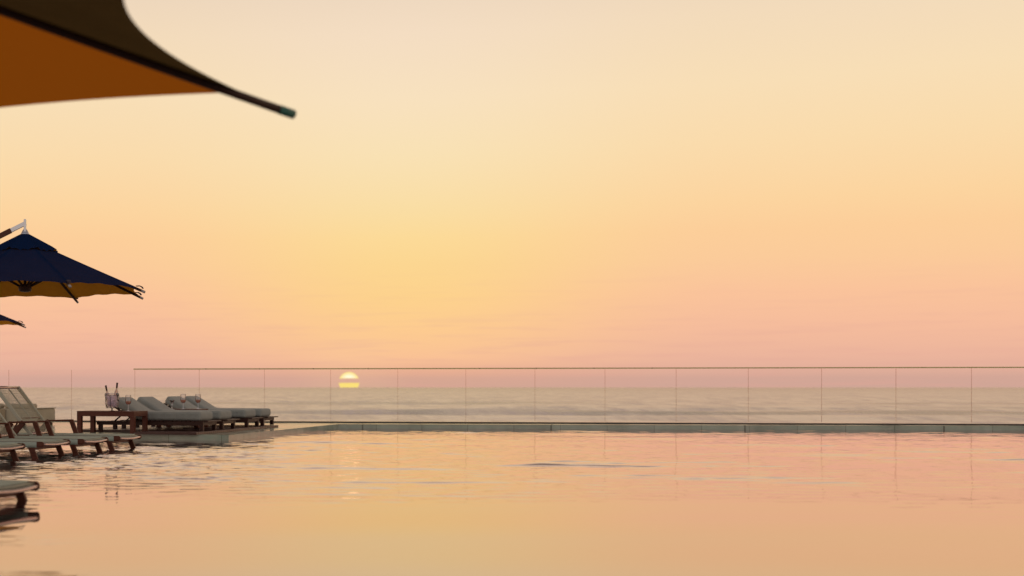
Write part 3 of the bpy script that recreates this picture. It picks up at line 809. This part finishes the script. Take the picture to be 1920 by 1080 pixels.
def make_umbrella(label, loc, rz, ground):
    """origin under the canopy centre; heights are absolute over the water, shifted by the ground"""
    e = empty('cantilever_umbrella', label, 'umbrella', (loc[0], loc[1], ground), rz, 'navy cantilever umbrellas by the pool')
    g = -ground; R0 = 1.775; zr = 2.235 + g; zt = 2.99 + g
    ribs = [(R(22.5+45*k), R0, zr) for k in range(8)]
    bm, rp = canopy_bm(ribs, zt, 0.06, bows=[0.075]*8, scallop=0.007, lift=0.03, curve=0.96)
    can = cobj('canopy', bm, M['canopy'], e)
    cr = [(a, 0.50, 2.83+g) for a, _, _ in ribs]
    bm, _ = canopy_bm(cr, zt+0.075, 0.05, M_=10, J=6, bows=[0.02]*8, scallop=0.014, lift=-0.035, curve=1.0, seed=4)
    cobj('vent_cap', bm, M['canopy'], can)
    for k in range(8):
        bm = bmesh.new()
        pts = [rp(k, f) - Vector((0, 0, 0.022)) for f in (0.02, 0.3, 0.6, 0.85, 1.0)]
        d = (pts[-1]-pts[-2]).normalized(); tube(bm, pts + [pts[-1] + d*0.03], 0.019, 8)
        rb = obj('rib', bm, M['rib_wood'], e, True)
        bm = bmesh.new(); tip = pts[-1] + d*0.03; tube(bm, [tip, tip + d*0.055], 0.018, 8); obj('rib_tip', bm, M['end_cap'], rb, True)
        bm = bmesh.new(); a = ribs[k][0]; q = rp(k, 0.40) - Vector((0, 0, 0.03))
        tube(bm, [(0.07*math.cos(a), 0.07*math.sin(a), 2.30+g), q], 0.016, 8); obj('strut', bm, M['rib_wood'], rb, True)
        # loose tie of the canopy corner, curling over the rib end
        bm = bmesh.new(); b = rp(k, 0.97) + Vector((0, 0, 0.012)); h_ = Vector((d.x, d.y, 0)).normalized()
        pp = [b, b + h_*0.05 + Vector((0, 0, 0.002)), b + h_*0.085 + Vector((0, 0, -0.014)), b + h_*0.10 + Vector((0, 0, -0.036))]
        for p0_, p1_ in zip(pp, pp[1:]): beam(bm, p0_, p1_ + (p1_-p0_)*0.08, 0.045, 0.012, 0.003, up=Vector((-h_.y, h_.x, 0)))
        obj('corner_tie', bm, M['tie'], can, True)
    bm = bmesh.new(); lathe(bm, [(0.05, 2.225+g), (0.085, 2.235+g), (0.095, 2.27+g), (0.095, 2.31+g), (0.07, 2.335+g), (0.03, 2.34+g)]); obj('hub', bm, M['rib_wood'], e)
    bm = bmesh.new(); tube(bm, [(0, 0, 2.30+g), (0, 0, 3.02+g)], 0.022, 12); obj('centre_post', bm, M['rib_wood'], e, True)
    # hanger
    bm = bmesh.new(); lathe(bm, [(0.065, 3.055+g), (0.060, 3.068+g), (0.028, 3.125+g), (0.016, 3.13+g), (0.016, 3.18+g)], n=16)
    box(bm, -0.016, 0.016, -0.045, -0.036, 3.06+g, 3.27+g, 0.001); box(bm, -0.016, 0.016, 0.036, 0.045, 3.16+g, 3.27+g, 0.001)
    box(bm, -0.018, 0.018, -0.036, 0.036, 3.13+g, 3.255+g, 0.002)
    obj('hanger', bm, M['steel'], e)
    # arm in the local -x direction
    a0 = Vector((0.01, 0, 3.215+g)); dn = Vector((-0.893, 0, -0.450)).normalized()
    bm = bmesh.new(); beam(bm, a0, a0 + dn*0.235, 0.062, 0.058, 0.003)
    for q in (0.05, 0.19):
        c = a0 + dn*q; tube(bm, [c + Vector((0, -0.036, 0)), c + Vector((0, 0.036, 0))], 0.006, 8)
    sleeve = bm
    bm = bmesh.new(); beam(bm, a0 + dn*0.2355, a0 + dn*2.45, 0.055, 0.072, 0.004)
    arm = obj('arm', bm, M['teak'], e); obj('arm_sleeve', sleeve, M['steel'], arm)
    me_ = a0 + dn*2.40
    bm = bmesh.new(); box(bm, me_.x-0.04, me_.x+0.04, -0.04, 0.04, 0.05, me_.z+0.30, 0.006); obj('mast', bm, M['teak'], e)
    bm = bmesh.new(); box(bm, me_.x-0.4, me_.x+0.4, -0.4, 0.4, 0.0, 0.05, 0.008); obj('base_plate', bm, M['black_metal'], e)
    return e
um = make_umbrella('navy cantilever umbrella with ochre lining hanging over the rope lounge chairs', (-2.715, 20.0), R(4), SH)
def dup3(root, loc, rz, label):
    r = dup(root, loc, rz, label); return r
um2 = dup3(um, Vector((-5.83, 30.2, DZ)), R(6), 'navy umbrella farthest away, only its right corner showing at the left border')
for ch in um2.children:
    pass
# the copy stands 0.2 m higher on the deck, so its mast is telescoped in by that much
um2.location.z = DZ
um2.scale = (1, 1, (2.235-DZ)/(2.235-SH))

# near square parasol
def make_near():
    tip = Vector((0.14, 6.64, 2.262)); ax = R(180-31.5)
    half = 1.86; diag = half*math.sqrt(2)
    to_c = Vector((-0.85, -0.52, 0)).normalized(); cen = tip + to_c*diag; cen.z = 0
    e = empty('square_umbrella', 'large square umbrella overhead near the camera, blurred, with a glowing orange lining', 'umbrella', (cen.x, cen.y, -1.3), 0)
    g = 1.3; b0 = math.atan2(-to_c.y, -to_c.x)
    zc = 2.262 + g
    ribs = []
    for k in range(4):
        ribs.append((b0 + k*PI/2, diag, zc)); ribs.append((b0 + k*PI/2 + PI/4, half, zc - 0.06 if k == 0 else zc + 0.02))
    # between corner 0 and the next rib counter-clockwise is the far edge; clockwise is the right edge
    bows = [0.035, 0.035, 0.12, 0.12, 0.12, 0.12, 0.20, 0.20]
    bm, rp = canopy_bm(ribs, zc + 0.52, 0.06, M_=20, J=16, bows=bows, lift=0.02, curve=0.92)
    # the two side gores: their shade is put into a darker, nearly opaque material
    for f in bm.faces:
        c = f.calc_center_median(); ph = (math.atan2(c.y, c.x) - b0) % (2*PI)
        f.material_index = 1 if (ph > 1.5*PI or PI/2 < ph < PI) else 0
    can = cobj('canopy', bm, M['canopy_near'], e); can.data.materials.append(M['canopy_shaded'])
    bm, _ = canopy_bm([(a, 0.45, zc+0.47) for a, _, _ in ribs], zc+0.62, 0.05, M_=8, J=5, bows=[0.02]*8, lift=-0.02)
    cobj('vent_cap', bm, M['canopy_near'], can)
    for k in range(8):
        bm = bmesh.new(); pts = [rp(k, f) - Vector((0, 0, 0.020)) for f in (0.02, 0.3, 0.6, 0.85, 0.99)]
        d = (pts[-1]-pts[-2]).normalized(); ext = 0.24 if k % 2 == 0 else 0.03
        tube(bm, pts + [pts[-1] + d*ext], 0.021, 10); rb = obj('rib', bm, M['rib_wood'], e, True)
        bm = bmesh.new(); t0 = pts[-1] + d*ext; tube(bm, [t0, t0 + d*0.09], 0.0225, 10); obj('rib_tip', bm, M['green_cap'], rb, True)
        bm = bmesh.new(); a = ribs[k][0]; tube(bm, [(0.09*math.cos(a), 0.09*math.sin(a), zc-0.05), rp(k, 0.4) - Vector((0, 0, 0.04))], 0.015, 8); obj('strut', bm, M['rib_wood'], rb, True)
    bm = bmesh.new(); lathe(bm, [(0.06, zc-0.1), (0.11, zc-0.09), (0.11, zc-0.01), (0.05, zc)]); obj('hub', bm, M['rib_wood'], e)
    bm = bmesh.new(); tube(bm, [(0, 0, 0.06), (0, 0, zc+0.64)], 0.038, 14); obj('pole', bm, M['teak'], e, True)
    bm = bmesh.new(); box(bm, -0.4, 0.4, -0.4, 0.4, 0.0, 0.06, 0.01); obj('base_plate', bm, M['black_metal'], e)
make_near()

# ------------------------------------------------------------------ cream sofa by the railing
se = empty('garden_sofa', 'low cream upholstered sofa on the deck behind the rope lounge chairs', 'sofa', (-3.44, 27.3, DZ), TH)
bm = bmesh.new(); box(bm, -2.2, -0.02, 0.0, 0.8, 0.05, 0.335, 0.03, None, 3)
for x in (-0.70, -1.42): box(bm, x-0.004, x+0.004, -0.004, 0.0, 0.07, 0.32)
obj('base', bm, M['cream'], se, True)
bm = bmesh.new(); box(bm, -0.20, 0.0, -0.01, 0.81, 0.336, 0.35, 0.005, None, 1); obj('armrest', bm, M['cream'], se)
for x in (-0.14, -0.86, -1.58):
    bm = bmesh.new(); box(bm, x-0.66, x, 0.06, 0.26, 0.337, 0.435, 0.045, None, 4); obj('cushion', bm, M['cream'], se, True)
bm = bmesh.new(); box(bm, -2.2, -0.72, -0.05, -0.012, 0.05, 0.33, 0.01); obj('throw', bm, M['cream_dark'], se)
for x in (-0.08, -2.1):
    for y in (0.08, 0.7):
        bm = bmesh.new(); box(bm, x-0.03, x+0.03, y-0.03, y+0.03, 0, 0.049); obj('foot', bm, M['dark_teak'], se)
